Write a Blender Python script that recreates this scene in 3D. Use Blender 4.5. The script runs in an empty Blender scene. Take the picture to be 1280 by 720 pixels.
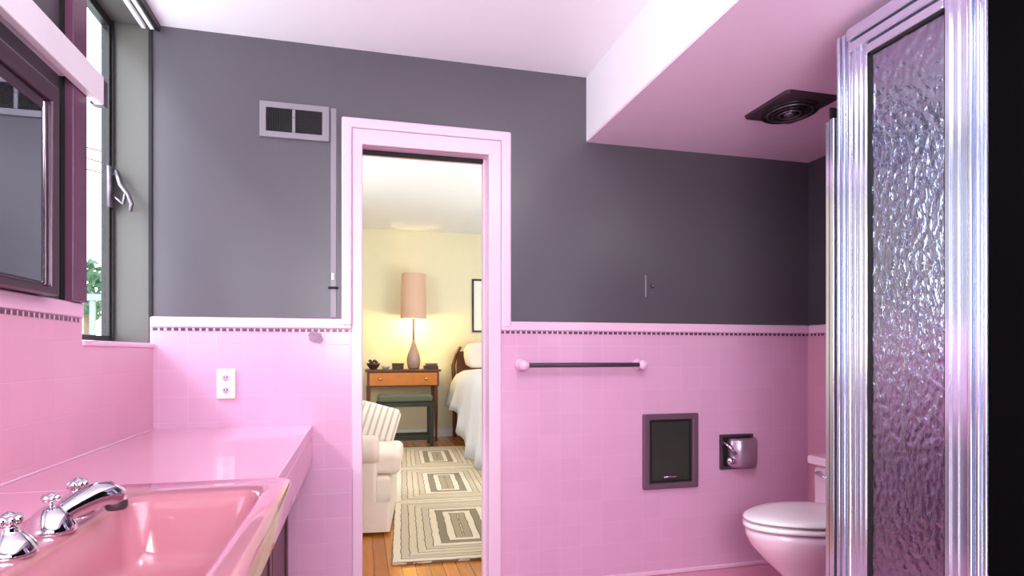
import bpy, bmesh, math, random
from mathutils import Vector, Matrix
random.seed(4)
PI = math.pi
C = bpy.context.scene.collection
scn = bpy.context.scene

# ------------------------------------------------------------------ materials
def lin(c):
    return tuple(((v/255)/12.92 if v/255 <= .04045 else (((v/255)+.055)/1.055)**2.4) for v in c)+(1,)

class NT:
    def __init__(s, name):
        s.m = bpy.data.materials.new(name); s.m.use_nodes = True
        s.t = s.m.node_tree; s.n = s.t.nodes; s.l = s.t.links
        s.b = s.n['Principled BSDF']; s.out = s.n['Material Output']
    def node(s, k, **kw):
        n = s.n.new(k)
        for a, v in kw.items(): setattr(n, a, v)
        return n
    def link(s, a, b): s.l.new(a, b)
    def math(s, op, a, b=None, c=None):
        n = s.n.new('ShaderNodeMath'); n.operation = op
        for i, v in enumerate((a, b, c)):
            if v is None: continue
            if hasattr(v, 'is_linked') or hasattr(v, 'links'): s.l.new(v, n.inputs[i])
            else: n.inputs[i].default_value = v
        return n.outputs[0]
    def pos(s):
        g = s.n.new('ShaderNodeNewGeometry'); x = s.n.new('ShaderNodeSeparateXYZ')
        s.l.new(g.outputs['Position'], x.inputs[0]); return g.outputs['Position'], x
    def obj(s):
        g = s.n.new('ShaderNodeTexCoord'); x = s.n.new('ShaderNodeSeparateXYZ')
        s.l.new(g.outputs['Object'], x.inputs[0]); return g.outputs['Object'], x
    def mix(s, f, a, b):
        n = s.n.new('ShaderNodeMix'); n.data_type = 'RGBA'
        if isinstance(f, (int, float)): n.inputs[0].default_value = f
        else: s.l.new(f, n.inputs[0])
        for i, v in ((6, a), (7, b)):
            if isinstance(v, tuple): n.inputs[i].default_value = v
            else: s.l.new(v, n.inputs[i])
        return n.outputs[2]
    def bump(s, h, strength=.3, dist=.01):
        n = s.n.new('ShaderNodeBump'); n.inputs['Strength'].default_value = strength
        n.inputs['Distance'].default_value = dist; s.l.new(h, n.inputs['Height'])
        s.l.new(n.outputs[0], s.b.inputs['Normal']); return n

def mat(name, rgb, rough=.5, metal=0, noise=0, nscale=8, bump=0, bscale=40, emit=None, coat=0, spec=.5):
    t = NT(name); b = t.b
    b.inputs['Roughness'].default_value = rough; b.inputs['Metallic'].default_value = metal
    b.inputs['Specular IOR Level'].default_value = spec
    b.inputs['Coat Weight'].default_value = coat
    base = lin(rgb)
    nz = t.node('ShaderNodeTexNoise'); nz.inputs['Scale'].default_value = nscale; nz.inputs['Detail'].default_value = 3
    p, _ = t.pos(); t.link(p, nz.inputs['Vector'])
    k = noise
    col = t.mix(nz.outputs[0], tuple(v*(1-k) for v in base[:3])+(1,), tuple(min(1, v*(1+k)) for v in base[:3])+(1,))
    t.link(col, b.inputs['Base Color'])
    if bump:
        n2 = t.node('ShaderNodeTexNoise'); n2.inputs['Scale'].default_value = bscale
        t.link(p, n2.inputs['Vector']); t.bump(n2.outputs[0], bump, .004)
    if emit:
        b.inputs['Emission Color'].default_value = lin(emit[0]); b.inputs['Emission Strength'].default_value = emit[1]
    return t.m

def tile_mat(name, rgb, grout, a, b, size=.108, rough=.22, gw=.013):
    t = NT(name); p, x = t.pos()
    ids, edges = [], []
    for ax in (a, b):
        q = t.math('DIVIDE', x.outputs[ax], size)
        fr = t.math('FRACT', t.math('ADD', q, 100.37))
        e = t.math('ABSOLUTE', t.math('SUBTRACT', fr, .5))
        edges.append(e); ids.append(t.math('FLOOR', t.math('ADD', q, 100.37)))
    m = t.math('MAXIMUM', edges[0], edges[1])
    g = t.node('ShaderNodeMapRange'); g.inputs['From Min'].default_value = .5-gw; g.inputs['From Max'].default_value = .5
    t.link(m, g.inputs[0])
    cb = t.node('ShaderNodeCombineXYZ'); t.link(ids[0], cb.inputs[0]); t.link(ids[1], cb.inputs[1])
    wn = t.node('ShaderNodeTexWhiteNoise'); t.link(cb.outputs[0], wn.inputs['Vector'])
    base = lin(rgb)
    c1 = t.mix(wn.outputs['Value'], tuple(v*.98 for v in base[:3])+(1,), tuple(min(1, v*1.02) for v in base[:3])+(1,))
    col = t.mix(g.outputs[0], c1, lin(grout)); t.link(col, t.b.inputs['Base Color'])
    t.b.inputs['Roughness'].default_value = rough
    nz = t.node('ShaderNodeTexNoise'); nz.inputs['Scale'].default_value = 9; t.link(p, nz.inputs['Vector'])
    h = t.math('SUBTRACT', t.math('MULTIPLY', nz.outputs[0], .5), g.outputs[0])
    t.bump(h, .25, .003)
    return t.m

PINK = (213, 162, 194); GROUT = (224, 175, 207)
M = {}
M['tile_xz'] = tile_mat('pink_tile_back', PINK, GROUT, 0, 2)
M['tile_yz'] = tile_mat('pink_tile_side', (216, 156, 180), (222, 168, 192), 1, 2)
M['tile_xy'] = tile_mat('pink_floor_tile', (214, 140, 168), (232, 170, 196), 0, 1, size=.06)
M['cap'] = mat('pink_bullnose', (234, 188, 214), .2, noise=.03)
M['laminate'] = mat('pink_counter', (218, 158, 184), .16, noise=.03, nscale=3, coat=.3)
M['sink'] = mat('pink_porcelain', (184, 116, 132), .1, noise=.02, coat=.5)
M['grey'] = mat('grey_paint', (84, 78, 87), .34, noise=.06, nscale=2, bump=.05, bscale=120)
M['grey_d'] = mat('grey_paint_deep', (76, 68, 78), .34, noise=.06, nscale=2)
M['charcoal'] = mat('charcoal_paint', (11, 9, 11), .9, noise=.1, spec=.0)
M['jamb'] = mat('window_jamb_paint', (88, 84, 82), .4, noise=.04, nscale=2)
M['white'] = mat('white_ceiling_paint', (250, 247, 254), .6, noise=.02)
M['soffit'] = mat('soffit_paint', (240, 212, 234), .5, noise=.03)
M['casing'] = mat('casing_paint', (228, 192, 216), .3, noise=.02)
M['wine'] = mat('wine_wood', (104, 62, 88), .35, noise=.2, nscale=14)
M['lilac'] = mat('lilac_enamel', (246, 238, 246), .3, noise=.04)
M['dark'] = mat('dark_metal', (38, 34, 38), .35, .3, noise=.1)
M['black'] = mat('black_void', (14, 13, 14), .7, noise=.1)
M['dframe'] = mat('dark_mirror_frame', (82, 62, 74), .3, .45, noise=.1)
M['chrome'] = mat('chrome', (225, 225, 232), .07, 1, noise=.02)
M['brushed'] = mat('polished_aluminium', (222, 228, 246), .16, .88, noise=.05, nscale=5)
M['steel'] = mat('dull_steel', (120, 112, 122), .32, .85, noise=.1)
M['mauve'] = mat('dusty_mauve_metal', (112, 82, 100), .4, .3, noise=.1)
M['hood'] = mat('mauve_chrome', (178, 150, 172), .28, .75, noise=.05)
M['bar'] = mat('bar_steel', (96, 84, 98), .28, .7, noise=.1)
M['porc'] = mat('toilet_porcelain', (246, 216, 230), .12, noise=.02, coat=.4)
M['seat'] = mat('toilet_seat_plastic', (255, 246, 248), .2, noise=.02)
M['cabwood'] = mat('vanity_wood', (92, 52, 60), .4, noise=.25, nscale=20)
M['plastic'] = mat('outlet_plastic', (248, 226, 238), .35, noise=.02)
M['vent'] = mat('vent_paint', (134, 126, 136), .4, noise=.04)
M['patch'] = mat('bare_plaster', (150, 120, 142), .8, noise=.5, nscale=90)
M['yellow'] = mat('cream_wall', (232, 226, 196), .7, noise=.03)
M['bwhite'] = mat('bedroom_ceiling_white', (240, 244, 250), .7, noise=.02)
M['linen'] = mat('white_linen', (228, 234, 250), .8, noise=.05, bump=.2, bscale=60)
M['slip'] = mat('cream_slipcover', (236, 222, 212), .85, noise=.06, nscale=20, bump=.3, bscale=150)
M['orange'] = mat('honey_wood', (206, 120, 40), .35, noise=.2, nscale=12)
M['brownw'] = mat('brown_wood', (96, 50, 28), .35, noise=.3, nscale=14)
M['green'] = mat('grey_green_upholstery', (96, 104, 88), .8, noise=.1, nscale=30)
M['dgreen'] = mat('dark_green_lacquer', (46, 48, 42), .35, noise=.2)
M['brass'] = mat('brass', (230, 190, 110), .25, 1, noise=.05)
M['shade'] = mat('lamp_shade_linen', (206, 172, 154), .8, noise=.05, emit=((255, 190, 140), .10))
M['lampglass'] = mat('smoky_ceramic', (176, 146, 136), .15, noise=.15, nscale=20)
M['bulb'] = mat('lamp_bulb', (255, 230, 170), .5, emit=((255, 210, 120), 6))
M['art'] = mat('pale_print', (226, 226, 214), .6, noise=.15, nscale=7)
M['mat'] = mat('picture_mat', (246, 244, 236), .6, noise=.02)
M['leaf'] = mat('leaf_green', (34, 74, 44), .5, noise=.4, nscale=9)
M['bark'] = mat('bark', (104, 84, 66), .8, noise=.3)
M['fence'] = mat('painted_rail', (104, 116, 112), .6, noise=.1)
M['ground'] = mat('pale_patio', (222, 222, 216), .8, noise=.1)
M['wire'] = mat('orange_wire', (120, 44, 12), .6, noise=.1)
M['brownitem'] = mat('dark_leather', (62, 36, 26), .5, noise=.3)
M['stone'] = mat('pale_ceramic', (190, 180, 172), .4, noise=.2, nscale=30)

def mirror_mat():
    t = NT('mirror_silver'); t.b.inputs['Metallic'].default_value = 1; t.b.inputs['Roughness'].default_value = .02
    nz = t.node('ShaderNodeTexNoise'); nz.inputs['Scale'].default_value = 3
    t.link(t.mix(nz.outputs[0], lin((196, 204, 212)), lin((206, 212, 218))), t.b.inputs['Base Color']); return t.m
M['mirror'] = mirror_mat()

def liner_mat():
    t = NT('dashed_liner'); p, x = t.pos()
    s = t.math('ADD', t.math('ADD', x.outputs[0], x.outputs[1]), 50)
    fr = t.math('FRACT', t.math('DIVIDE', s, .026))
    nz = t.node('ShaderNodeTexNoise'); nz.inputs['Scale'].default_value = 60; t.link(p, nz.inputs['Vector'])
    d = t.math('LESS_THAN', fr, t.math('ADD', t.math('MULTIPLY', nz.outputs[0], .6), .4))
    t.link(t.mix(d, lin((226, 170, 200)), lin((84, 60, 82))), t.b.inputs['Base Color'])
    t.b.inputs['Roughness'].default_value = .3; return t.m
M['liner'] = liner_mat()

def wood_floor():
    t = NT('honey_plank_floor'); p, x = t.pos()
    q = t.math('DIVIDE', x.outputs[0], .07); fl = t.math('FLOOR', q)
    wn = t.node('ShaderNodeTexWhiteNoise', noise_dimensions='1D'); t.link(fl, wn.inputs['W'])
    nz = t.node('ShaderNodeTexNoise'); nz.inputs['Scale'].default_value = 6
    mp = t.node('ShaderNodeMapping'); mp.inputs['Scale'].default_value = (8, .8, 1); t.link(p, mp.inputs[0]); t.link(mp.outputs[0], nz.inputs['Vector'])
    f = t.math('ADD', t.math('MULTIPLY', wn.outputs['Value'], .5), t.math('MULTIPLY', nz.outputs[0], .5))
    col = t.mix(f, lin((150, 76, 22)), lin((222, 140, 52)))
    e = t.math('ABSOLUTE', t.math('SUBTRACT', t.math('FRACT', q), .5))
    col2 = t.mix(t.math('GREATER_THAN', e, .475), col, lin((96, 48, 18)))
    t.link(col2, t.b.inputs['Base Color']); t.b.inputs['Roughness'].default_value = .25; return t.m
M['floorwood'] = wood_floor()

def rug_mat(L, W):
    # three panels of concentric rectangles along the runner's length
    t = NT('concentric_rug'); o, x = t.obj()
    v = t.math('MULTIPLY', t.math('DIVIDE', t.math('ADD', x.outputs[1], L/2), L), 3)
    fv = t.math('SUBTRACT', t.math('FRACT', v), .5)
    dv = t.math('SUBTRACT', .5, t.math('ABSOLUTE', fv)); dv = t.math('MULTIPLY', dv, L/3)
    du = t.math('SUBTRACT', W/2, t.math('ABSOLUTE', x.outputs[0]))
    d = t.math('MINIMUM', du, dv)
    nz = t.node('ShaderNodeTexNoise'); nz.inputs['Scale'].default_value = 14; t.link(o, nz.inputs['Vector'])
    d = t.math('ADD', d, t.math('MULTIPLY', t.math('SUBTRACT', nz.outputs[0], .5), .02))
    r = t.math('DIVIDE', d, .046); wn = t.node('ShaderNodeTexWhiteNoise', noise_dimensions='1D')
    t.link(t.math('FLOOR', r), wn.inputs['W'])
    ramp = t.node('ShaderNodeValToRGB'); ramp.color_ramp.interpolation = 'CONSTANT'
    els = ramp.color_ramp.elements
    cols = [(0, (206, 190, 168)), (.2, (130, 118, 100)), (.38, (232, 220, 200)), (.6, (172, 158, 132)), (.78, (218, 204, 178)), (.9, (146, 134, 112))]
    els[0].position = 0; els[0].color = lin(cols[0][1]); els[1].position = .2; els[1].color = lin(cols[1][1])
    for p_, c_ in cols[2:]:
        e = els.new(p_); e.color = lin(c_)
    t.link(wn.outputs['Value'], ramp.inputs[0])
    fr = t.math('FRACT', r)
    line = t.math('LESS_THAN', fr, .12)
    t.link(t.mix(line, ramp.outputs[0], lin((120, 106, 86))), t.b.inputs['Base Color'])
    t.b.inputs['Roughness'].default_value = .9
    t.bump(nz.outputs[0], .3, .004); return t.m

def rain_glass(name, strength, dist):
    t = NT(name); p, x = t.pos()
    mp = t.node('ShaderNodeMapping'); mp.inputs['Scale'].default_value = (1, 1, .62); t.link(p, mp.inputs[0])
    nz = t.node('ShaderNodeTexNoise'); nz.inputs['Scale'].default_value = 78; nz.inputs['Detail'].default_value = 2
    t.link(mp.outputs[0], nz.inputs['Vector'])
    vo = t.node('ShaderNodeTexVoronoi'); vo.feature = 'SMOOTH_F1'; vo.inputs['Scale'].default_value = 60
    t.link(mp.outputs[0], vo.inputs['Vector'])
    h = t.math('ADD', nz.outputs[0], vo.outputs['Distance'])
    bp = t.node('ShaderNodeBump'); bp.inputs['Strength'].default_value = strength; bp.inputs['Distance'].default_value = dist
    t.link(h, bp.inputs['Height'])
    g = t.node('ShaderNodeBsdfGlass'); g.inputs['IOR'].default_value = 1.5; g.inputs['Roughness'].default_value = .06
    g.inputs['Color'].default_value = lin((236, 236, 248)); t.link(bp.outputs[0], g.inputs['Normal'])
    tr = t.node('ShaderNodeBsdfTransparent'); tr.inputs[0].default_value = lin((226, 220, 232))
    gl = t.node('ShaderNodeBsdfGlossy'); gl.inputs['Roughness'].default_value = .12; gl.inputs[0].default_value = lin((225, 232, 250))
    t.link(bp.outputs[0], gl.inputs['Normal'])
    m1 = t.node('ShaderNodeMixShader'); m1.inputs[0].default_value = .3; t.link(g.outputs[0], m1.inputs[1]); t.link(tr.outputs[0], m1.inputs[2])
    m2 = t.node('ShaderNodeMixShader'); m2.inputs[0].default_value = .28; t.link(m1.outputs[0], m2.inputs[1]); t.link(gl.outputs[0], m2.inputs[2])
    t.link(m2.outputs[0], t.out.inputs[0]); return t.m
M['rain'] = rain_glass('rain_glass', .45, .005)

def pane_mat():
    t = NT('window_pane'); tr = t.node('ShaderNodeBsdfTransparent'); gl = t.node('ShaderNodeBsdfGlossy')
    gl.inputs['Roughness'].default_value = .03; tr.inputs[0].default_value = (.97, .98, .98, 1)
    m = t.node('ShaderNodeMixShader'); m.inputs[0].default_value = .05; t.link(tr.outputs[0], m.inputs[1]); t.link(gl.outputs[0], m.inputs[2])
    t.link(m.outputs[0], t.out.inputs[0]); return t.m
M['pane'] = pane_mat()

# ------------------------------------------------------------------ geometry
class G:
    def __init__(s): s.b = bmesh.new()
    def box(s, x0, x1, y0, y1, z0, z1):
        vs = [s.b.verts.new((x, y, z)) for x in (x0, x1) for y in (y0, y1) for z in (z0, z1)]
        for f in ((0,1,3,2),(4,6,7,5),(0,4,5,1),(2,3,7,6),(0,2,6,4),(1,5,7,3)):
            s.b.faces.new([vs[i] for i in f])
        return s
    def loft(s, loops, cap0=True, cap1=True):
        rings = [[s.b.verts.new(p) for p in L] for L in loops]
        n = len(rings[0])
        for a, b in zip(rings, rings[1:]):
            for i in range(n):
                s.b.faces.new((a[i], a[(i+1)%n], b[(i+1)%n], b[i]))
        if cap0: s.b.faces.new(list(reversed(rings[0])))
        if cap1: s.b.faces.new(rings[-1])
        return s
    def tube(s, pts, r, n=12):
        pts = [Vector(p) for p in pts]; rs = r if isinstance(r, (list, tuple)) else [r]*len(pts)
        loops = []; up = None
        for i, p in enumerate(pts):
            d = (pts[min(i+1, len(pts)-1)]-pts[max(i-1, 0)]).normalized()
            if up is None:
                up = Vector((0, 0, 1)) if abs(d.z) < .9 else Vector((1, 0, 0))
            u = d.cross(up).normalized(); v = u.cross(d).normalized(); up = v
            loops.append([p+(u*math.cos(2*PI*k/n)+v*math.sin(2*PI*k/n))*rs[i] for k in range(n)])
        return s.loft(loops)
    def frame(s, a0, a1, z0, z1, d0, d1, w, axis='y'):
        # mitred rectangular frame; w = widths (left, right, bottom, top); d0..d1 depth range along axis
        wl, wr, wb_, wt = w
        P = lambda a, z, d: (a, d, z) if axis == 'y' else (d, a, z)
        o = [(a0, z0), (a1, z0), (a1, z1), (a0, z1)]; i = [(a0+wl, z0+wb_), (a1-wr, z0+wb_), (a1-wr, z1-wt), (a0+wl, z1-wt)]
        V = [[s.b.verts.new(P(a, z, d)) for a, z in q] for q in (o, i) for d in (d0, d1)]
        for A, B in ((V[0], V[1]), (V[1], V[3]), (V[3], V[2]), (V[2], V[0])):
            for k in range(4): s.b.faces.new((A[k], A[(k+1) % 4], B[(k+1) % 4], B[k]))
        return s
    def poly(s, pts, y0, y1):
        a = [s.b.verts.new((x, y0, z)) for x, z in pts]; b = [s.b.verts.new((x, y1, z)) for x, z in pts]; n = len(pts)
        for k in range(n): s.b.faces.new((a[k], a[(k+1) % n], b[(k+1) % n], b[k]))
        s.b.faces.new(a[::-1]); s.b.faces.new(b); return s
    def lathe(s, prof, c=(0, 0, 0), axis='z', n=28):
        loops = []
        for r, h in prof:
            L = []
            for k in range(n):
                a = 2*PI*k/n; u, v = max(r, .0002)*math.cos(a), max(r, .0002)*math.sin(a)
                q = {'z': (u, v, h), 'y': (u, h, v), 'x': (h, u, v)}[axis]
                L.append((c[0]+q[0], c[1]+q[1], c[2]+q[2]))
            loops.append(L)
        return s.loft(loops)
    def make(s, name, m, parent=None, bevel=0, smooth=False, kind=None, seg=2, sub=0, world=True):
        bmesh.ops.recalc_face_normals(s.b, faces=s.b.faces)
        me = bpy.data.meshes.new(name); s.b.to_mesh(me); s.b.free()
        o = bpy.data.objects.new(name, me); C.objects.link(o)
        if m: me.materials.append(m)
        if parent:
            o.parent = parent
            if world:
                o.matrix_parent_inverse = PW(parent).inverted()
        if smooth or bevel:
            for p in me.polygons: p.use_smooth = True
            if not sub:
                md = None
        if bevel:
            b = o.modifiers.new('bevel', 'BEVEL'); b.width = bevel; b.segments = seg; b.limit_method = 'ANGLE'; b.harden_normals = True
        elif smooth and smooth != 'all':
            me.set_sharp_from_angle(angle=math.radians(38))
        if sub:
            q = o.modifiers.new('sub', 'SUBSURF'); q.levels = sub; q.render_levels = sub
        if kind: o['kind'] = kind
        return o
def PW(o):
    m = Matrix.LocRotScale(o.location, o.rotation_euler, o.scale)
    return (PW(o.parent) @ o.matrix_parent_inverse @ m) if o.parent else m
def box(name, m, x0, x1, y0, y1, z0, z1, parent=None, bevel=0, kind=None):
    return G().box(x0, x1, y0, y1, z0, z1).make(name, m, parent, bevel, kind=kind)
def thing(name, label, cat, loc, group=None, rz=0):
    o = bpy.data.objects.new(name, None); C.objects.link(o); o.location = loc; o.rotation_euler = (0, 0, rz)
    o.empty_display_size = .1; o['label'] = label; o['category'] = cat
    if group: o['group'] = group
    return o
def tag(o, label, cat, group=None, kind=None):
    o['label'] = label; o['category'] = cat
    if group: o['group'] = group
    if kind: o['kind'] = kind
    return o
def rrect(x0, x1, y0, y1, r, z, n=6):
    pts = []
    for cx, cy, a0 in ((x1-r, y1-r, 0), (x0+r, y1-r, PI/2), (x0+r, y0+r, PI), (x1-r, y0+r, 3*PI/2)):
        for k in range(n+1):
            a = a0+PI/2*k/n; pts.append((cx+r*math.cos(a), cy+r*math.sin(a), z))
    return pts
S = 'structure'
YB = 2.73     # back wall plane
XL = -.83     # left wall plane
XR = 2.35     # right wall plane
ZC = 2.457    # ceiling
ZR = 1.262    # top of the tiled wainscot

# ------------------------------------------------------------------ bathroom shell
wb = G()
wb.box(XL-.155, .01, YB, YB+.12, 0, 2.80).box(.58, XR+.1, YB, YB+.12, 0, 2.80).box(.01, .58, YB, YB+.12, 2.035, 2.80)
wall_back = wb.make('wall_back', M['grey'], kind=S)
w = G().box(XL, -.031, YB-.012, YB, 0, ZR-.03).box(.64, XR-.01, YB-.012, YB, 0, ZR-.03).make('tile_wainscot', M['tile_xz'], wall_back)
w['label'] = 'pink square tile lower wall with pale grout'
c = G().box(XL, -.035, YB-.020, YB, ZR-.045, ZR).box(.64, XR-.01, YB-.020, YB, ZR-.045, ZR).make('tile_cap', M['cap'], wall_back, bevel=.008)
c['label'] = 'pale pink bullnose cap rail'
l = G().box(XL, -.035, YB-.014, YB, ZR-.058, ZR-.046).box(.64, XR-.01, YB-.014, YB, ZR-.058, ZR-.046).make('tile_liner', M['liner'], wall_back)
l['label'] = 'thin dark dashed liner strip'
box('tile_base', M['cap'], .64, XR-.01, YB-.02, YB, 0, .022, wall_back, .006)

# left wall: tile below, dark paint above, window opening at the far end
wl = G().box(XL-.19, XL, -1.6, 2.03, 0, 2.80).box(XL-.19, XL, 2.03, YB, 0, 1.14)
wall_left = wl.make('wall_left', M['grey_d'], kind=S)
G().box(XL, XL+.012, -1.6, 2.075, 0, ZR-.03).box(XL, XL+.012, 2.075, YB-.012, 0, 1.14).make('tile_wainscot', M['tile_yz'], wall_left)
G().box(XL, XL+.02, -1.6, 2.075, ZR-.045, ZR).box(XL-.15, XL+.02, 2.075, YB-.0, 1.132, 1.152).make('tile_cap', M['cap'], wall_left, bevel=.007)
G().box(XL, XL+.014, -1.6, 2.06, ZR-.058, ZR-.046).make('tile_liner', M['liner'], wall_left)

# right wall, visible past the shower frame and through its glass
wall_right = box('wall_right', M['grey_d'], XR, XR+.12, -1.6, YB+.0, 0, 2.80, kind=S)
box('tile_wainscot', M['tile_yz'], XR-.012, XR, -1.6, YB, 0, ZR-.03, wall_right)
box('tile_cap', M['cap'], XR-.02, XR, -1.6, YB-.02, ZR-.045, ZR, wall_right, .008)
box('tile_liner', M['liner'], XR-.014, XR, -1.6, YB-.02, ZR-.058, ZR-.046, wall_right)
wall_near = box('wall_near', M['grey'], XL-.19, XR+.1, -1.72, -1.6, 0, 2.80, kind=S)
floor = box('floor', M['tile_xy'], XL-.19, XR+.1, -1.72, YB+.06, -.12, 0, kind=S)
ceiling = box('ceiling', M['white'], XL-.19, XR+.1, -1.72, YB+.0, ZC, ZC+.12, kind=S)
# dropped soffit over the toilet and shower
soffit = box('ceiling_soffit', M['white'], 1.07, XR, -1.6, YB, 2.150, ZC, kind=S)
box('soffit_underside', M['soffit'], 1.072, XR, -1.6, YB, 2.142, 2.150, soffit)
# the dark painted return wall that closes the shower nearest the camera
wall_shower = box('wall_shower', M['charcoal'], 1.462, 1.56, -1.6, 1.105, 0, 2.142, kind=S)
shower_pan = box('shower_curb', M['tile_xy'], 1.43, 1.53, 1.105, 1.64, 0, .1, kind=S)

# ------------------------------------------------------------------ window
win = bpy.data.objects.new('window_1', None); C.objects.link(win); win.location = (-.985, 2.38, 1.15); win['kind'] = S
wf = G()
y0, y1, z0, z1, xa, xb = 2.03, YB-.001, 1.152, 2.445, -.995, -.965
wf.frame(y0, y1, z0, z1, xa, xb, (.03, .038, .028, .035), 'x')
wf.box(xa+.004, xb+.008, y1-.022, y1-.012, z0, z1)
wf.make('window_frame', M['dark'], win, bevel=.002)
box('window_glass', M['pane'], -.982, -.979, y0+.03, y1-.038, z0+.028, z1-.035, win)
# curled casement handle
h = G()
h.tube([(-.955, 2.682, 1.80), (-.935, 2.675, 1.83), (-.915, 2.66, 1.775), (-.885, 2.65, 1.735), (-.872, 2.645, 1.70), (-.876, 2.645, 1.67)], [.007, .010, .010, .009, .008, .006], 10)
h.tube([(-.95, 2.68, 1.74), (-.93, 2.67, 1.72), (-.905, 2.655, 1.70), (-.895, 2.65, 1.74)], .006, 8)
h.box(-.965, -.951, 2.664, 2.70, 1.69, 1.85)
h.make('casement_handle', M['steel'], win, smooth='all')
# jamb board that faces the room, corner shade strip, header with curtain track
jb = box('trim_1', M['jamb'], -.962, XL-.006, YB-.006, YB-.001, 1.152, 2.445, kind=S)
st = box('corner_shade_strip', M['black'], XL-.006, XL+.006, YB-.010, YB-.001, ZR, ZC, kind=S)  # black strip painting in the shadow gap at the corner
hd = box('trim_3', M['jamb'], -1.0, XL, 2.03, YB-.001, 2.445, 2.457, kind=S)
track = thing('curtain_track', 'white double curtain track on the ceiling above the window', 'curtain track', (-.82, 2.2, 2.457))
for x in (-.853, -.822): box('rail', M['white'], x-.008, x+.008, 1.2, YB-.01, 2.432, 2.456, track, .002)
box('fascia', M['dark'], -.806, -.792, 1.2, YB-.01, 2.428, 2.456, track, .002)

# wine coloured post between window and painted panel
post = box('trim_4', M['wine'], XL, XL+.028, 1.982, 2.072, ZR, ZC, kind=S, bevel=.004)
box('groove', M['black'], XL, XL+.006, 1.962, 1.982, ZR, ZC, post)
val = thing('box_valance', 'long pale lilac box valance running above the framed mirror', 'valance', (-.80, 1.0, 1.90))
box('box_body', M['lilac'], XL+.029, -.775, -.2, 2.12, 1.885, 1.975, val, .004)
box('back_board', M['lilac'], XL+.001, XL+.029, -.2, 1.96, 1.90, 1.97, val)
box('end_bracket', M['steel'], -.815, -.778, 2.12, 2.158, 1.888, 1.972, val, .003)

# ------------------------------------------------------------------ mirror
mir = thing('framed_mirror', 'large dark framed mirror on the left wall above the sink', 'mirror', (-.80, .95, ZR))
fx0, fx1 = -.829, -.772
G().frame(-.1, 1.832, ZR+.001, 1.812, fx0, fx1, (.04, .038, .019, .047), 'x').make('frame', M['dframe'], mir, bevel=.006)
G().box(fx0, fx1-.012, 1.776, 1.7935, ZR+.02, 1.765).make('side_strip', M['chrome'], mir, bevel=.008)
G().box(fx0, fx1-.012, -.06, 1.776, 1.735, 1.765).box(fx0, fx1-.012, -.06, 1.776, ZR+.02, ZR+.032).make('inner_strip', M['dframe'], mir, bevel=.005)
box('mirror_glass', M['mirror'], fx0, -.7865, -.06, 1.776, ZR+.032, 1.735, mir)

# ------------------------------------------------------------------ door opening
dr = bpy.data.objects.new('door_1', None); C.objects.link(dr); dr.location = (.295, YB, 0); dr['kind'] = S
dc = G()
dc.poly([(-.079, ZR-.03), (-.034, ZR-.03), (-.034, 2.104), (.640, 2.104), (.640, ZR-.03), (.688, ZR-.03), (.688, 2.150), (-.079, 2.150)], YB-.024, YB)
dc.make('outer_border', M['casing'], dr, bevel=.009)
dc = G()
dc.poly([(-.034, 0), (.010, 0), (.010, 2.035), (.580, 2.035), (.580, 0), (.640, 0), (.640, 2.104), (-.034, 2.104)], YB-.018, YB+.001)
dc.make('inner_casing', M['casing'], dr, bevel=.005)
dj = G()
dj.box(.0, .0105, YB, YB+.14, 0, 2.036).box(.5795, .59, YB, YB+.14, 0, 2.036).box(.01, .58, YB, YB+.14, 2.0345, 2.045)
dj.box(.5675, .5796, YB+.05, YB+.09, 0, 2.035)
dj.make('jamb_lining', M['casing'], dr)
box('head_bar', M['black'], .010, .568, YB+.05, YB+.075, 2.018, 2.0345, dr, .003)
for z in (.35, 1.05, 1.8):
    pass

# ------------------------------------------------------------------ things on the back wall
v = thing('wall_vent', 'grey painted wall vent with two dark mesh openings beside the door', 'vent', (-.272, YB, 2.107))
vx0, vx1, vz0, vz1 = -.414, -.130, 2.035, 2.187
G().frame(vx0, vx1, vz0, vz1, YB-.014, YB, (.026, .030, .026, .026)).box(-.283, -.270, YB-.013, YB, vz0+.0262, vz1-.0262).make('frame', M['vent'], v, bevel=.003)
g = G()
for k in range(14):
    z = vz0+.030+k*.0073; g.box(vx0+.026, vx1-.03, YB-.009, YB-.004, z, z+.003)
for k in range(24):
    x = vx0+.030+k*.0095; g.box(x, x+.002, YB-.010, YB-.005, vz0+.026, vz1-.026)
g.make('mesh_grille', M['dark'], v)
box('backing', M['black'], vx0+.02, vx1-.02, YB-.003, YB-.0005, vz0+.02, vz1-.02, v)
G().lathe([(.0, -.016), (.004, -.015), (.0045, -.013), (.004, -.008)], (-.2765, YB, 2.125), 'y', 12).make('screw', M['steel'], v)
cv = tag(box('surface_conduit', M['vent'], -.125, -.100, YB-.010, YB-.0005, ZR+.004, 2.185, bevel=.003), 'thin grey painted conduit running down the wall beside the door border', 'conduit')
hk = thing('door_latch_catch', 'small worn metal catch on the grey conduit by the door', 'catch', (-.112, YB-.01, 1.44))
box('plate', M['plastic'], -.121, -.110, YB-.016, YB-.010, 1.432, 1.462, hk, .002)
G().tube([(-.134, YB-.014, 1.398), (-.112, YB-.018, 1.398), (-.092, YB-.014, 1.398)], .005, 8).make('pin', M['black'], hk)

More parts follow.
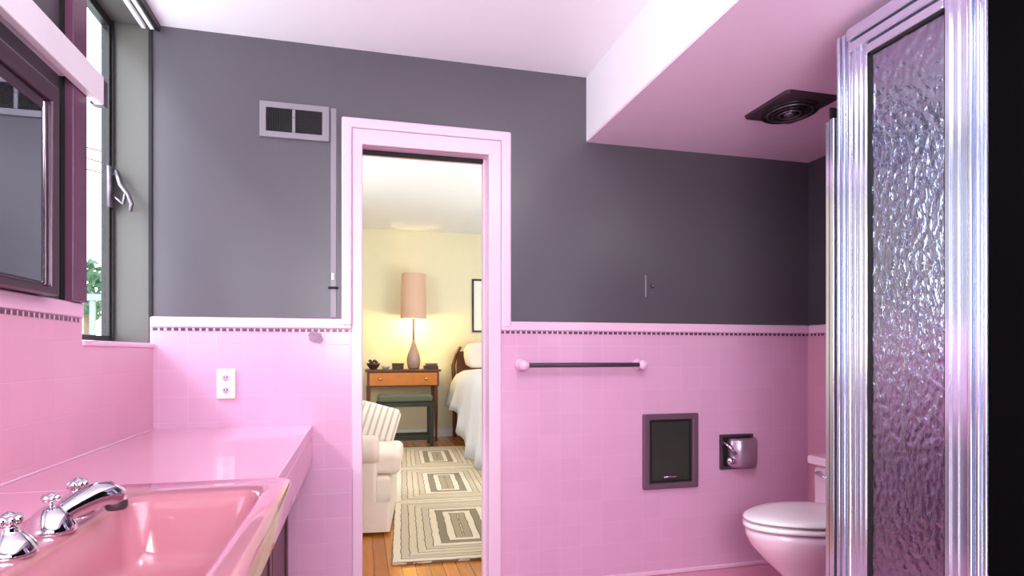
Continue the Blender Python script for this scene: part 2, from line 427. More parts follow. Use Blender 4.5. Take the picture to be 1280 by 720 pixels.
ot = thing('wall_outlet', 'pale pink wall outlet plate above the counter', 'outlet', (-.544, YB-.012, .983))
box('cover_plate', M['plastic'], -.580, -.508, YB-.020, YB-.012, .921, 1.046, ot, .003)
for z in (1.010, .957):
    s_ = G().lathe([(0, -.024), (.013, -.024), (.0145, -.022), (.0145, -.018)], (-.544, YB, z), 'y', 20).make('socket', M['cap'], ot, smooth=True)
    G().box(-.551, -.548, YB-.0255, YB-.0235, z-.004, z+.006).box(-.540, -.537, YB-.0255, YB-.0235, z-.004, z+.006).box(-.546, -.542, YB-.0255, YB-.0235, z-.010, z-.006).make('slots', M['black'], s_)

# bare patch where a fixture was taken off
g = G(); cx, cz = -.186, 1.180; L = []
for k in range(18):
    a = 2*PI*k/18; r = .028+random.uniform(-.006, .005); L.append((cx+r*1.1*math.cos(a), YB-.0155, cz+r*math.sin(a)))
g.loft([[(x, YB-.012, z) for x, y, z in L], L]); tag(g.make('bare_patch', M['patch']), 'rough grey bare patch on the pink tile just under the cap rail', 'patch')

tb = thing('towel_bar', 'dull steel towel bar with pink ceramic ends on the tiled wall', 'towel bar', (1.03, YB-.012, 1.056))
G().tube([(.735, YB-.075, 1.056), (1.335, YB-.075, 1.056)], .011, 16).make('bar', M['bar'], tb, smooth=True)
for x in (.735, 1.335):
    q = G().lathe([(.030, -.012), (.031, -.022), (.022, -.034), (.017, -.055), (.023, -.064), (.025, -.076), (.020, -.090), (.0, -.094)], (x, YB, 1.056), 'y', 24).make('bracket', M['cap'], tb, smooth='all')
mk = thing('hook_remnant', 'small pale scratched hook remains on the dark wall above the towel bar', 'hook', (1.40, YB, 1.45))
box('scratched_strip', M['vent'], 1.383, 1.391, YB-.003, YB-.0003, 1.395, 1.502, mk, .001)
G().lathe([(.0, -.02), (.007, -.018), (.009, -.012), (.005, -.004), (.008, 0)], (1.421, YB, 1.449), 'y', 14).make('hook_knob', M['steel'], mk, smooth='all')
G().lathe([(.0, -.004), (.003, -.003), (.004, 0)], (1.423, YB, 1.415), 'y', 10).make('screw', M['steel'], mk)

hc = thing('recessed_wall_panel', 'dark framed recessed access panel low on the pink tiled wall', 'wall panel', (1.514, YB-.012, .62))
ax0, ax1, az0, az1 = 1.361, 1.666, .433, .808
F = YB-.012
G().frame(ax0, ax1, az0, az1, F-.022, F, (.034, .034, .03, .03)).make('frame', M['mauve'], hc, bevel=.006)
G().box(ax0+.034, ax1-.034, F-.005, F-.001, az0+.03, az1-.03).make('backing', M['black'], hc)
box('door_panel', M['dgreen'], ax0+.050, ax1-.050, F-.012, F-.005, az0+.04, az1-.04, hc, .003)
G().tube([(1.47, F-.02, az0+.058), (1.49, F-.026, az0+.062), (1.53, F-.026, az0+.062), (1.55, F-.02, az0+.058)], .005, 8).make('pull_handle', M['chrome'], hc, smooth='all')

tp = thing('toilet_paper_holder', 'recessed chrome toilet paper holder with a curved hood and no roll', 'paper holder', (1.9, F, .60))
tx0, tx1, tz0, tz1 = 1.796, 1.990, .512, .692
G().frame(tx0, tx1, tz0, tz1, F-.014, F, (.016,)*4).make('frame', M['dframe'], tp, bevel=.003)
box('recess', M['black'], tx0+.014, tx1-.014, F-.004, F-.001, tz0+.014, tz1-.014, tp)
# hood: vertical half drum on the right of the opening
loops = []
for z, sc in ((.522, .90), (.535, 1), (.60, 1.02), (.660, 1), (.672, .90)):
    L = []
    for k in range(15):
        a = PI*k/14; L.append((1.925+.083*sc*math.cos(a), F-.004-.066*sc*math.sin(a), z))
    loops.append(L)
G().loft(loops).make('hood', M['hood'], tp, smooth='all')
G().tube([(1.812, F-.014, .655), (1.835, F-.045, .628), (1.862, F-.052, .600)], [.006, .008, .009], 10).make('spring_arm', M['chrome'], tp, smooth='all')
G().lathe([(0, -.022), (.018, -.020), (.023, 0), (.018, .020), (0, .022)], (1.842, F-.034, .560), 'x', 18).make('roller', M['chrome'], tp, smooth='all')

# ------------------------------------------------------------------ exhaust fan under the soffit
fan = thing('ceiling_exhaust_fan', 'dark square exhaust fan grille with round rings under the soffit', 'fan', (1.745, 2.125, 2.142))
fz = 2.142
G().loft([rrect(1.615, 1.865, 1.985, 2.270, .02, fz), rrect(1.620, 1.860, 1.990, 2.265, .02, fz-.012), rrect(1.638, 1.842, 2.008, 2.247, .03, fz-.020)]).make('housing_plate', M['dframe'], fan, smooth=True)
for i, r in enumerate((.108, .086, .064, .042)):
    n = 40; pts = [(1.74+r*.96*math.cos(2*PI*k/n), 2.128+r*1.08*math.sin(2*PI*k/n), fz-.024-.003*i) for k in range(n+1)]
    G().tube(pts, .0048, 8).make('grille_ring', M['dark'] if i % 2 == 0 else M['steel'], fan, smooth='all')
g = G()
for k in range(6):
    a = PI*k/6; g.tube([(1.74-.10*math.cos(a), 2.128-.11*math.sin(a), fz-.022), (1.74+.10*math.cos(a), 2.128+.11*math.sin(a), fz-.022)], .0035, 6)
g.make('grille_spokes', M['black'], fan)
G().lathe([(.022, -.02), (.024, -.034), (.016, -.043), (0, -.045)], (1.74, 2.128, fz), 'z', 20).make('hub', M['steel'], fan, smooth='all')

# ------------------------------------------------------------------ vanity
CT = .80
van = thing('vanity_cabinet', 'dark reddish brown wooden vanity cabinet under the pink counter', 'cabinet', (-.56, 1.45, 0))
box('carcass', M['cabwood'], XL+.013, -.318, .2, YB-.013, .09, .635, van)
box('plinth', M['black'], XL+.013, -.36, .2, YB-.013, 0, .09, van)
ys = [.22, .72, 1.22, 1.72, 2.22, 2.70]
for a, b in zip(ys, ys[1:]):
    d = box('door', M['cabwood'], -.318, -.302, a+.008, b-.008, .11, .62, van, .003)
    G().box(-.3021, -.296, a+.008, a+.06, .11, .62).box(-.3021, -.296, b-.06, b-.008, .11, .62).box(-.3021, -.296, a+.008, b-.008, .56, .62).box(-.3021, -.296, a+.008, b-.008, .11, .17).make('raised_frame', M['cabwood'], d, bevel=.003)
    G().lathe([(.006, 0), (.006, .012), (.014, .018), (.012, .026), (0, .029)], (-.296, b-.035, .50), 'x', 16).make('knob', M['dark'], d, smooth='all')
cnt = thing('vanity_countertop', 'glossy pink countertop with a deep front apron along the left wall', 'countertop', (-.5, 1.5, .76))
G().box(XL+.012, -.20, 1.560, YB-.012, .762, CT).box(XL+.012, -.600, .2, 1.560, .762, CT).box(-.600, -.20, .2, .70, .762, CT).make('slab', M['laminate'], cnt, bevel=.004)
G().box(-.222, -.200, 1.560, YB-.012, .645, .763).box(-.222, -.200, .2, 1.560, .645, .745).make('apron', M['laminate'], cnt, bevel=.004)
box('back_bead', M['cap'], XL+.012, XL+.020, .2, YB-.012, CT, CT+.006, cnt, .002)

sk = thing('pink_sink', 'glossy pink rectangular sink basin set in the vanity counter', 'sink', (-.38, 1.12, .80))
o = (-.598, -.158, .702, 1.558)
loops = [rrect(*o, .035, .746), rrect(*o, .035, .792), rrect(o[0]+.004, o[1]-.004, o[2]+.004, o[3]-.004, .034, .805), rrect(o[0]+.014, o[1]-.014, o[2]+.014, o[3]-.014, .03, .8095),
         rrect(-.484, -.200, .775, 1.425, .045, .8095), rrect(-.478, -.207, .783, 1.417, .045, .806), rrect(-.472, -.214, .790, 1.408, .045, .795),
         rrect(-.462, -.226, .815, 1.392, .05, .70), rrect(-.452, -.236, .835, 1.378, .055, .668), rrect(-.430, -.258, .862, 1.355, .05, .655), rrect(-.37, -.32, 1.07, 1.17, .02, .652)]
G().loft(loops, cap0=False).make('basin', M['sink'], sk, smooth='all')
G().lathe([(.0, .003), (.018, .003), (.024, .001), (.026, -.004)], (-.345, 1.12, .655), 'z', 24).make('drain', M['chrome'], sk, smooth=True)
# faucet: two bell handles, centre body with spout and lift knob
fc = thing('widespread_faucet', 'ornate chrome faucet set with bell shaped handles behind the pink basin', 'faucet', (-.515, 1.165, .8095))
def handle(x, y):
    h = G().lathe([(.037, 0), (.038, .004), (.036, .010), (.031, .019), (.025, .027), (.018, .034), (.012, .038), (.014, .041), (.009, .045)], (x, y, .8095), 'z', 28).make('handle_escutcheon', M['chrome'], fc, smooth='all')
    k = G(); zc = .8095+.053
    for i in range(7):
        a = 2*PI*i/7
        k.lathe([(0, -.008), (.0055, -.006), (.0078, 0), (.0055, .006), (0, .008)], (x+.0125*math.cos(a), y+.0125*math.sin(a), zc), 'z', 10)
    k.lathe([(.007, -.010), (.012, -.007), (.014, 0), (.012, .007), (.006, .011), (0, .013)], (x, y, zc), 'z', 20)
    k.make('fluted_knob', M['chrome'], h, smooth='all')
handle(-.508, 1.045); handle(-.520, 1.300)
G().lathe([(.037, 0), (.038, .004), (.035, .012), (.030, .022), (.024, .032), (.017, .039), (.010, .043)], (-.505, 1.165, .8095), 'z', 28).make('spout_body', M['chrome'], fc, smooth='all')
G().tube([(-.505, 1.165, .828), (-.494, 1.178, .836), (-.478, 1.196, .847), (-.462, 1.216, .855), (-.448, 1.234, .856), (-.438, 1.246, .846), (-.435, 1.249, .836)],
         [.016, .018, .021, .023, .023, .021, .017], 20).make('spout', M['chrome'], fc, smooth='all')
G().lathe([(.0, 0), (.0165, .0), (.0185, .004), (.0185, .014), (.016, .020), (0, .022)], (-.436, 1.248, .823), 'z', 20).make('aerator', M['dframe'], fc, smooth='all')
k = G().tube([(-.505, 1.165, .845), (-.505, 1.165, .864)], .004, 8)
for i in range(6):
    a = 2*PI*i/6; k.lathe([(0, -.006), (.0045, -.004), (.0065, 0), (.0045, .004), (0, .006)], (-.505+.0095*math.cos(a), 1.165+.0095*math.sin(a), .867), 'z', 8)
k.lathe([(0, -.008), (.008, -.005), (.010, 0), (.008, .006), (0, .009)], (-.505, 1.165, .867), 'z', 14)
k.make('lift_knob', M['chrome'], fc, smooth='all')

# ------------------------------------------------------------------ toilet
tl = thing('toilet', 'pale pink low tank toilet with closed white lid against the right wall', 'toilet', (1.95, 2.15, 0))
def egg(x0, x1, hw, z, n=40, p=.35):
    cx = (x0+x1)/2; L = []
    for k in range(n):
        a = 2*PI*k/n; u = math.cos(a); w_ = math.sin(a)
        # narrower towards x0 (the front)
        wd = hw*(1+p*.35*u)*(1-.0*u)
        L.append((cx+(x1-x0)/2*u, 2.15+wd*w_*(1 if u > -.2 else 1-.12*abs(u+.2)), z))
    return L
G().loft([egg(1.74, 2.22, .115, 0), egg(1.73, 2.22, .115, .03), egg(1.76, 2.18, .095, .10), egg(1.72, 2.18, .105, .18), egg(1.64, 2.15, .145, .25), egg(1.585, 2.12, .175, .31), egg(1.565, 2.12, .188, .35), egg(1.562, 2.12, .19, .372), egg(1.575, 2.11, .18, .378)]).make('bowl', M['porc'], tl, smooth='all')
G().box(2.0, XR-.013, 2.0, 2.30, .02, .37).make('bowl_base', M['porc'], tl, bevel=.03, seg=4)
G().loft([egg(1.568, 2.09, .176, .386), egg(1.552, 2.09, .190, .389), egg(1.552, 2.09, .190, .403), egg(1.564, 2.09, .180, .407)]).make('seat', M['seat'], tl, smooth='all')
G().loft([egg(1.568, 2.09, .178, .417), egg(1.553, 2.09, .191, .419), egg(1.553, 2.09, .191, .427), egg(1.565, 2.08, .180, .434), egg(1.62, 2.03, .135, .440), egg(1.75, 1.95, .05, .442)]).make('lid', M['seat'], tl, smooth='all')
G().box(2.075, XR-.013, 1.90, 2.385, .36, .585).make('tank', M['porc'], tl, bevel=.025, seg=4)
G().box(2.055, XR-.013, 1.885, 2.400, .588, .630).make('tank_lid', M['porc'], tl, bevel=.012, seg=3)
G().tube([(2.078, 2.33, .555), (2.055, 2.33, .555), (2.048, 2.30, .550), (2.046, 2.26, .545)], [.012, .010, .007, .008], 10).make('flush_lever', M['chrome'], tl, smooth='all')
for y in (2.08, 2.22):
    G().lathe([(.016, .0), (.016, .03), (.010, .038), (0, .04)], (2.075, y, .405), 'z', 14).make('hinge', M['seat'], tl, smooth='all')

# ------------------------------------------------------------------ shower enclosure
sh = thing('shower_enclosure', 'framed shower door with pebbled rain glass and polished metal frame', 'shower', (1.475, 1.34, .1))
X = 1.475
def ribs(g, y0, y1, z0, z1, n, xo=.012):
    # extruded profile with raised ribs
    g.box(X-.010, X+.022, y0, y1, z0, z1)
    w_ = (y1-y0)/n
    for k in range(n):
        g.box(X-.010-xo*(.4+.6*((k*7) % 3)/2), X-.0095, y0+k*w_+w_*.18, y0+k*w_+w_*.82, z0, z1)
    return g
ribs(G(), 1.105, 1.150, .1, 2.135, 3, .014).make('wall_jamb', M['brushed'], sh, bevel=.0035)
ribs(G(), 1.152, 1.2165, .1, 2.06, 3, .006).make('door_stile', M['brushed'], sh, bevel=.004)
ribs(G(), 1.461, 1.512, .1, 2.06, 3, .006).make('door_stile', M['brushed'], sh, bevel=.004)
ribs(G(), 1.516, 1.567, .1, 2.10, 3, .014).make('corner_post', M['brushed'], sh, bevel=.0035)
g = G()
for i, (za, zb, xo) in enumerate(((2.003, 2.030, .008), (2.034, 2.060, .016), (2.064, 2.100, .024))):
    g.box(X-.010-xo, X+.022, 1.2165 if i == 0 else 1.150, 1.461 if i == 0 else 1.516, za, zb)
g.make('top_rail', M['brushed'], sh, bevel=.004)
G().box(X-.02, X+.022, 1.2165, 1.461, .1, .17).make('bottom_rail', M['brushed'], sh, bevel=.004)
G().box(X-.004, X+.002, 1.2165, 1.461, .17, 2.003).make('glass_panel', M['rain'], sh)
G().box(X-.009, X+.006, 1.450, 1.461, .17, 2.003).box(X-.009, X+.006, 1.2165, 1.2195, .17, 2.003).box(X-.009, X+.006, 1.2165, 1.461, 1.996, 2.003).make('glass_gasket', M['black'], sh)
# far return panel, running to the right wall
G().box(X-.004, X+.022, 1.569, 1.582, .1, 2.10).make('post_gasket', M['black'], sh)
G().box(X-.018, X+.022, 1.582, 1.600, .1, 1.86).box(X-.010, X+.022, 1.606, 1.625, .1, 1.86).make('return_jamb', M['brushed'], sh, bevel=.003)
G().box(X-.012, X+.022, 1.600, 1.607, .1, 1.90).make('return_gasket', M['black'], sh)
box('return_rail', M['brushed'], X+.022, XR-.013, 1.583, 1.615, 1.83, 1.86, sh, .003)
box('return_glass', M['rain'], X+.022, XR-.013, 1.596, 1.602, .1, 1.83, sh)

# ------------------------------------------------------------------ bedroom shell
BX0, BX1, BY0, BY1, BZ = -.92, 3.4, YB+.12, 8.0, 2.74
bf = box('floor_bedroom', M['floorwood'], BX0, BX1, YB+.06, BY1, -.12, 0, kind=S)
wall_far = box('wall_bedroom_far', M['yellow'], BX0, BX1, BY1, BY1+.1, 0, BZ+.2, kind=S)
wall_bl = box('wall_bedroom_left', M['yellow'], BX0-.06, BX0, BY0, BY1, 0, BZ+.2, kind=S)
wall_br = box('wall_bedroom_right', M['yellow'], BX1, BX1+.1, BY0, BY1, 0, BZ+.2, kind=S)
wall_bn = G().box(BX0, -.08, BY0, BY0+.02, 0, BZ+.2).box(.67, BX1, BY0, BY0+.02, 0, BZ+.2).box(-.08, .67, BY0, BY0+.02, 2.1, BZ+.2).make('wall_bedroom_near', M['yellow'], kind=S)
bc = box('ceiling_bedroom', M['bwhite'], BX0, BX1, BY0, BY1, BZ, BZ+.1, kind=S)
bb = box('baseboard_bedroom', M['bwhite'], BX0, BX1, BY1-.015, BY1, 0, .10, kind=S)

# rug
RL, RW = 3.87, .84
rug = box('runner_rug', rug_mat(RL, RW), -RW/2, RW/2, -RL/2, RL/2, .001, .016, bevel=.004)
rug.location = (.16+RW/2+.13, 3.14+RL/2, 0); rug.rotation_euler = (0, 0, math.radians(-3.9))
tag(rug, 'long beige runner rug with concentric rectangles on the bedroom floor', 'rug')

# console table
ct = thing('console_table', 'honey brown console table with two brass drawer knobs under the lamp', 'table', (.52, 7.72, 0))
box('tabletop', M['brownw'], .06, .99, 7.48, 7.95, .885, .912, ct, .005)
box('body', M['brownw'], .085, .965, 7.51, 7.93, .70, .885, ct, .003)
dw = box('drawer', M['orange'], .11, .94, 7.495, 7.512, .715, .872, ct, .004)
for x in (.24, .80): G().lathe([(.007, 0), (.008, -.012), (.020, -.018), (.018, -.028), (0, -.032)], (x, 7.495, .795), 'y', 16).make('knob', M['brass'], dw, smooth='all')
for x in (.10, .93):
    for y in (7.53, 7.90):
        G().loft([rrect(x-.022, x+.022, y-.022, y+.022, .006, .70), rrect(x-.020, x+.020, y-.020, y+.020, .006, .4), rrect(x-.013, x+.013, y-.013, y+.013, .004, 0)]).make('leg', M['brownw'], ct)
# bench stool
bs = thing('upholstered_bench', 'grey green upholstered bench with dark frame tucked at the console table', 'bench', (.53, 7.25, 0))
G().box(.20, .84, 7.08, 7.42, .535, .62).make('cushion', M['green'], bs, bevel=.03, seg=4)
box('seat_frame', M['dgreen'], .19, .85, 7.07, 7.43, .485, .535, bs, .004)
for x in (.215, .825):
    for y in (7.095, 7.405):
        box('leg', M['dgreen'], x-.022, x+.022, y-.022, y+.022, 0, .485, bs, .003)
G().box(.237, .803, 7.08, 7.105, .09, .14).make('stretcher', M['dgreen'], bs)
G().box(.237, .803, 7.395, 7.42, .09, .14).make('stretcher', M['dgreen'], bs)

# lamp
lx, ly, lz = .665, 7.72, .912
lp = thing('table_lamp', 'tall table lamp with lit pinkish drum shade and bottle shaped base', 'lamp', (lx, ly, lz))
G().lathe([(.055, 0), (.072, .015), (.085, .07), (.088, .13), (.072, .20), (.045, .27), (.028, .33), (.022, .37), (.0, .375)], (lx, ly, lz), 'z', 28).make('base', M['lampglass'], lp, smooth='all')
G().tube([(lx, ly, lz+.37), (lx, ly, lz+.72)], .012, 12).make('stem', M['brownw'], lp)
g = G(); n = 36
pr_ = [(.165, .64), (.152, 1.22), (.148, 1.22), (.161, .64)]
loops = [[(lx+r*math.cos(2*PI*k/n), ly+r*math.sin(2*PI*k/n), lz+h_) for k in range(n)] for r, h_ in pr_+pr_[:1]]
g.loft(loops, False, False).make('lamp_shade', M['shade'], lp, smooth=True)
G().tube([(lx, ly, lz+.72), (lx, ly, lz+1.235)], .004, 8).make('harp', M['brass'], lp)
G().lathe([(0, 0), (.028, .02), (.034, .05), (.02, .09), (0, .10)], (lx, ly, lz+.70), 'z', 16).make('bulb', M['bulb'], lp, smooth='all')

# small things on the console
bw = thing('dark_bowl', 'small dark bowl with knobbly contents at the left end of the console', 'bowl', (.16, 7.62, .912))
G().lathe([(.04, 0), (.045, .012), (.075, .05), (.085, .08), (.077, .08), (.05, .03), (0, .02)], (.16, 7.62, .912), 'z', 20).make('shell', M['brownitem'], bw, smooth='all')
g = G()
for k in range(6): g.lathe([(0, -.02), (.016, -.012), (.021, 0), (.016, .013), (0, .02)], (.16+.04*math.cos(k), 7.62+.04*math.sin(k), .998+.02*(k % 2)), 'z', 10)
g.make('contents', M['dgreen'], bw, smooth='all')
pd = thing('pale_dish', 'small pale ceramic dish beside the dark bowl on the console', 'dish', (.31, 7.60, .912))
G().lathe([(.028, 0), (.045, .02), (.058, .042), (.052, .043), (.03, .02), (0, .014)], (.31, 7.60, .912), 'z', 20).make('dish_body', M['stone'], pd, smooth='all')
bx = thing('trinket_box', 'low dark brown lidded box on the console left of the lamp', 'box', (.46, 7.60, .912))
box('box_body', M['brownitem'], .39, .53, 7.56, 7.64, .912, .975, bx, .004)
box('lid', M['dgreen'], .385, .535, 7.555, 7.645, .975, .990, bx, .004)
for i, (x0, x1, z0, z1, m_, lb) in enumerate(((.78, .96, .912, .955, 'brownitem', 'dark brown book lowest of the pair right of the lamp'), (.80, .95, .955, .985, 'wine', 'wine red book on top of the pair right of the lamp'))):
    bk = thing('book', lb, 'book', ((x0+x1)/2, 7.62, z0), 'books on the console')
    G().box(x0, x1, 7.55, 7.69, z0, z0+.003).box(x0, x1, 7.55, 7.69, z1-.003, z1).box(x0, x1, 7.55, 7.553, z0, z1).make('cover', M[m_], bk)
    box('pages', M['mat'], x0+.003, x1-.003, 7.553, 7.685, z0+.003, z1-.003, bk)

# bed
bd = thing('bed', 'bed with white comforter draped to the floor right of the console', 'bed', (1.95, 6.5, 0))
box('bed_frame', M['brownw'], 1.28, 2.75, 5.15, 7.85, .26, .42, bd, .01)
for x in (1.31, 2.70):
    for y in (5.2, 7.3, 7.8): box('leg', M['brownw'], x-.03, x+.03, y-.03, y+.03, 0, .26, bd, .004)
box('mattress', M['linen'], 1.26, 2.78, 5.12, 7.83, .42, .80, bd, .06)
g = G(); ny, loops = 70, []
for j in range(ny+1):
    t = j/ny; y = 5.02+t*2.75
    hem = .02 if t < .45 else min(.42, .02+(t-.45)*1.2)
    fold = .035*math.sin(y*11)+.018*math.sin(y*23+1)
    L = []
    prof = [(2.80, .60), (2.76, .86), (2.4, .915), (1.9, .925), (1.5, .915), (1.32, .895), (1.22, .84), (1.16, .74)]
    for (px_, pz) in prof: L.append((px_, y, pz+.008*math.sin(y*7+px_*5)))
    for q in (.25, .5, .75, 1):
        L.append((1.15-.05*q+fold*q, y, .70+(hem-.70)*q))
    L.append((1.17-.05+fold, y, hem))
    for q in (.6, .2): L.append((1.18-.05*q+fold*q, y, .70+(hem-.70)*q))
    L += [(1.24, y, .78), (1.34, y, .84), (1.9, y, .86), (2.7, y, .82), (2.77, y, .60)]
    loops.append(L)
g.loft(loops).make('comforter', M['linen'], bd, smooth='all')
for nm, x0, x1, y0, z0 in (('pillow', 1.30, 1.95, 7.42, .93), ('pillow', 2.0, 2.68, 7.42, .93)):
    loops = []
    for z, s_ in ((0, .75), (.04, .95), (.14, 1), (.24, .98), (.31, .80), (.33, .55)):
        w_ = (x1-x0)*s_/2; loops.append(rrect((x0+x1)/2-w_, (x0+x1)/2+w_, y0+.10-.09*s_+z*.25, y0+.14+.09*s_+z*.35, .07, z0+z, 5))
    tag_ = G().loft(loops).make(nm, M['slip'], smooth='all')
    tag(tag_, 'plump cream pillow standing at the head of the bed' if x0 < 1.5 else 'second plump cream pillow at the far side of the bed', 'pillow', 'pillows on the bed')
hb = G().tube([(1.22, 7.88, 0), (1.22, 7.88, .6), (1.20, 7.88, .95), (1.24, 7.88, 1.10), (1.30, 7.88, 1.20)], [.03, .03, .026, .022, .018], 12)
hb.box(1.25, 2.8, 7.87, 7.90, .6, 1.14)
hb.make('headboard', M['brownw'], bd, smooth=True)

# picture on the far wall
pc = thing('framed_picture', 'framed pale print with thin dark frame on the cream bedroom wall', 'picture', (1.75, 8.0, 1.4))
G().frame(1.475, 2.055, 1.40, 2.125, 7.975, 8.0, (.025,)*4).make('frame', M['dark'], pc, bevel=.003)
box('mount', M['mat'], 1.50, 2.03, 7.988, 7.998, 1.425, 2.10, pc)
box('print', M['art'], 1.60, 1.93, 7.985, 7.988, 1.54, 1.99, pc)

# armchair, facing the bed
ac = thing('armchair', 'cream slipcovered armchair with rolled arms just inside the bedroom', 'armchair', (-.215, 4.25, 0), rz=math.radians(-6))
def AB(name, x0, x1, y0, y1, z0, z1, bev):
    return G().box(x0, x1, y0, y1, z0, z1).make(name, M['slip'], ac, bevel=bev, seg=4, world=False)
AB('seat_base', -.40, .44, -.36, .36, .03, .33, .03)
AB('seat_cushion', -.30, .50, -.31, .31, .33, .47, .045)
AB('backrest', -.50, -.26, -.47, .47, .03, .84, .07)
G().loft([rrect(-.30, -.12, -.29, .29, .08, .45), rrect(-.31, -.10, -.30, .30, .09, .55), rrect(-.34, -.15, -.30, .30, .09, .76), rrect(-.33, -.22, -.25, .25, .05, .83)]).make('back_cushion', M['linen'], ac, smooth='all', world=False)
for s_ in (-1, 1):
    y = s_*.42
    a = G().box(-.42, .36, y-.065, y+.065, .03, .50).make('arm', M['slip'], ac, bevel=.02, seg=3, world=False)
    loops = []
    for x, r in ((-.42, .06), (-.40, .085), (0, .09), (.34, .09), (.372, .075), (.378, .03)):
        loops.append([(x, y+s_*.012+r*1.08*math.cos(2*PI*k/20), .515+r*math.sin(2*PI*k/20)) for k in range(20)])
    G().loft(loops).make('arm_roll', M['slip'], a, smooth='all', world=False)
G().loft([rrect(-.405, .445, -.49, .49, .02, .02), rrect(-.40, .44, -.485, .485, .02, .20)], False, False).make('skirt', M['slip'], ac, smooth=True, world=False)

# striped cushion leaning on the far arm
def stripe():
    t = NT('striped_cushion_cloth'); o, x = t.obj()
    f = t.math('FRACT', t.math('DIVIDE', t.math('ADD', x.outputs[0], 5), .055))
    t.link(t.mix(t.math('LESS_THAN', f, .35), lin((240, 232, 224)), lin((198, 186, 174))), t.b.inputs['Base Color']); t.b.inputs['Roughness'].default_value = .9; return t.m
cu = G().loft([rrect(-.17, .17, -.02, .02, .018, -.17), rrect(-.20, .20, -.05, .05, .045, -.13), rrect(-.20, .20, -.07, .07, .06, 0), rrect(-.20, .20, -.05, .05, .045, .13), rrect(-.17, .17, -.02, .02, .018, .17)]).make('striped_cushion', stripe(), smooth='all')
cu.scale = (.8, .8, .8); cu.location = (.115, 4.53, .60); cu.rotation_euler = (math.radians(-24), math.radians(16), math.radians(-6))
tag(cu, 'striped cream and taupe cushion leaning on the far arm of the armchair', 'cushion')

# ------------------------------------------------------------------ outside the window
gr = box('ground_outside', M['ground'], -14, -1.3, -4, 22, -.4, -.3, kind=S)
def shrub(x, y, z, r, n, nm, label):
    t_ = thing(nm, label, 'shrub', (x, y, -.3))
    G().tube([(x, y, -.3), (x+.05, y, z-r*.4), (x, y+.05, z)], [.05, .035, .02], 8).make('stem', M['bark'], t_)
    g = G()
    for k in range(n):
        a, b_ = random.uniform(0, 2*PI), random.uniform(-1, 1); q = r*random.uniform(.5, 1); c_ = math.sqrt(1-b_*b_)
        p = Vector((x+q*c_*math.cos(a), y+q*c_*math.sin(a), z+q*b_))
        u = Vector((random.uniform(-1, 1), random.uniform(-1, 1), random.uniform(-1, 1))).normalized()
        v_ = u.orthogonal().normalized(); s_ = random.uniform(.05, .09)
        vs = [g.b.verts.new(p+d) for d in (u*s_, v_*s_*.4, -u*s_, -v_*s_*.4)]
        g.b.faces.new(vs)
    g.make('foliage', M['leaf'], t_)
shrub(-2.72, 6.9, 1.75, .33, 260, 'garden_shrub', 'pale green leafy shrub seen through the bathroom window')
fn = thing('garden_railing', 'pale slatted garden railing seen low through the window', 'railing', (-2.2, 5.6, -.3))
for k in range(14):
    x = -2.75+k*.085; box('baluster', M['fence'], x, x+.035, 5.6, 5.63, -.3, 1.55, fn)
box('top_rail', M['fence'], -2.8, -1.55, 5.59, 5.64, 1.55, 1.60, fn)
for i, (z, nm) in enumerate(((3.05, 'highest'), (2.95, 'middle'), (2.85, 'lowest'))):
    tag(G().tube([(-3.285, 6.4, z+.12), (-2.6, 6.3, z), (-2.0, 6.2, z-.16)], .008, 6).make('overhead_wire', M['wire']), nm+' of three orange overhead wires outside the window', 'wire', 'overhead wires')
up = G().tube([(-3.35, 6.4, -.3), (-3.35, 6.4, 3.4)], [.07, .06], 10).make('utility_pole', M['bark'], smooth=True)
tag(up, 'wooden pole outside holding one end of the overhead wires', 'pole')

# ------------------------------------------------------------------ light
wd = bpy.data.worlds.new('sky'); scn.world = wd; wd.use_nodes = True
bg = wd.node_tree.nodes['Background']; nt = wd.node_tree
tc = nt.nodes.new('ShaderNodeTexCoord'); sx = nt.nodes.new('ShaderNodeSeparateXYZ'); nt.links.new(tc.outputs['Generated'], sx.inputs[0])
rp = nt.nodes.new('ShaderNodeValToRGB'); nt.links.new(sx.outputs[2], rp.inputs[0])
rp.color_ramp.elements[0].color = (.95, .98, 1, 1); rp.color_ramp.elements[1].color = (.72, .86, 1, 1)
nt.links.new(rp.outputs[0], bg.inputs[0]); bg.inputs[1].default_value = 9.5

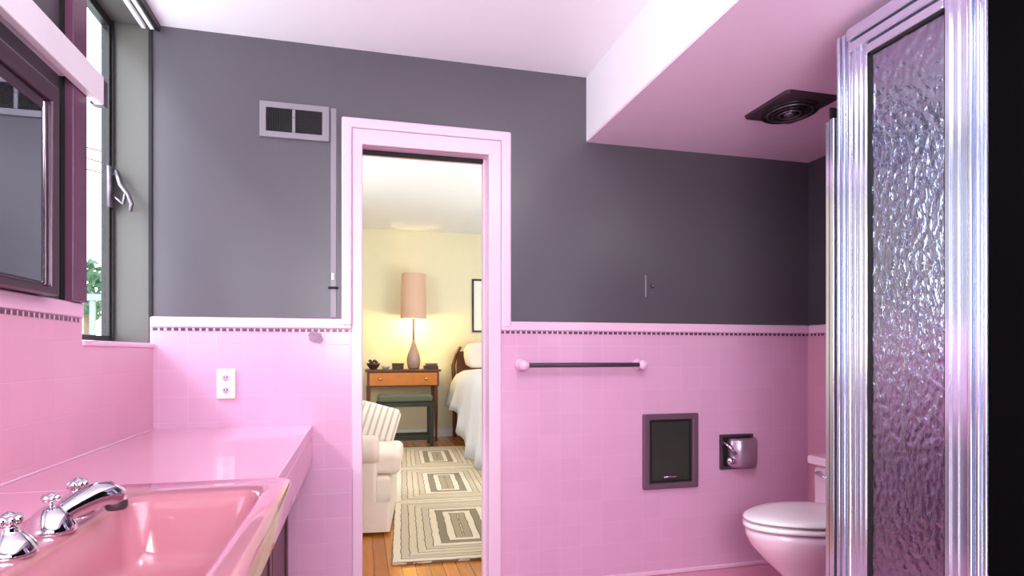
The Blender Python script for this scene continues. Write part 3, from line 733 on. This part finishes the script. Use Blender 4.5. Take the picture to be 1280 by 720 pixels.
def area(name, loc, target, size, energy, col, sy=None, portal=False):
    L = bpy.data.lights.new(name, 'AREA'); L.energy = energy; L.color = col; L.size = size
    if sy: L.shape = 'RECTANGLE'; L.size_y = sy
    if portal: L.cycles.is_portal = True
    o = bpy.data.objects.new(name, L); C.objects.link(o); o.location = loc
    o.rotation_euler = (Vector(target)-Vector(loc)).to_track_quat('-Z', 'Y').to_euler(); return o
area('window_portal', (-1.03, 2.36, 1.8), (1, 2.36, 1.8), .70, 1, (1, 1, 1), 1.3, portal=True)
area('ceiling_fill', (.45, .1, 2.42), (.45, .3, 0), 1.2, 21, (.97, .96, 1), 1.4)
area('up_fill', (.2, -.7, 1.5), (.1, 1.3, 2.45), 1.0, 72, (.96, .97, 1), 1.0)
area('toilet_side_fill', (.78, .9, 2.35), (1.75, 2.2, .3), .4, 16, (1, .96, 1), .5)
area('low_fill', (1.0, .1, .55), (1.7, 1.8, 2.1), .7, 10, (.98, .97, 1), .7)
area('shower_fill', (1.95, .9, 2.13), (1.95, 1.2, 0), .35, 8, (1, .97, 1), .35)  # added fill brightening the shower interior, no fixture there
area('room_fill', (-.1, -1.3, 1.7), (.5, 2.7, 1.35), 1.2, 12, (.98, .98, 1), 1.2)
area('bedroom_side_fill', (-.85, 5.2, 1.7), (1.5, 6.0, 1.2), 1.6, 52, (.95, .98, 1), 1.4)  # added daylight fill inside the closed left wall, no window built
area('bedroom_ceiling_fill', (1.8, 4.6, 2.70), (1.6, 5.4, 0), 1.8, 38, (1, .98, .93), 1.8)  # added overhead fill for the bedroom, no ceiling fixture
area('bedroom_up_fill', (2.6, 4.4, 1.2), (1.2, 5.8, 2.74), 1.0, 55, (.95, .98, 1), 1.0)  # added fill aimed at the bedroom ceiling, not a lamp of the room
pl = bpy.data.lights.new('lamp_glow', 'POINT'); pl.energy = 30; pl.color = (1, .66, .16); pl.shadow_soft_size = .03
po = bpy.data.objects.new('lamp_glow', pl); C.objects.link(po); po.location = (lx, ly+.03, lz+.61)
su = bpy.data.lights.new('sun', 'SUN'); su.energy = 3.6; su.angle = math.radians(6); su.color = (1, .97, .98)
so = bpy.data.objects.new('sun', su); C.objects.link(so); so.rotation_euler = Vector((1, .42, -1.12)).to_track_quat('-Z', 'Y').to_euler()

# ------------------------------------------------------------------ camera
cam = bpy.data.cameras.new('camera'); co = bpy.data.objects.new('camera', cam); C.objects.link(co)
co.location = (0, 0, 1.11); co.rotation_euler = (PI/2, 0, math.radians(-14.3))
cam.sensor_width = 36; cam.lens = 745/1280*36; cam.shift_y = 82/1280; cam.clip_start = .02
scn.camera = co
scn.view_settings.view_transform = 'Standard'; scn.view_settings.look = 'None'; scn.view_settings.exposure = -0.30
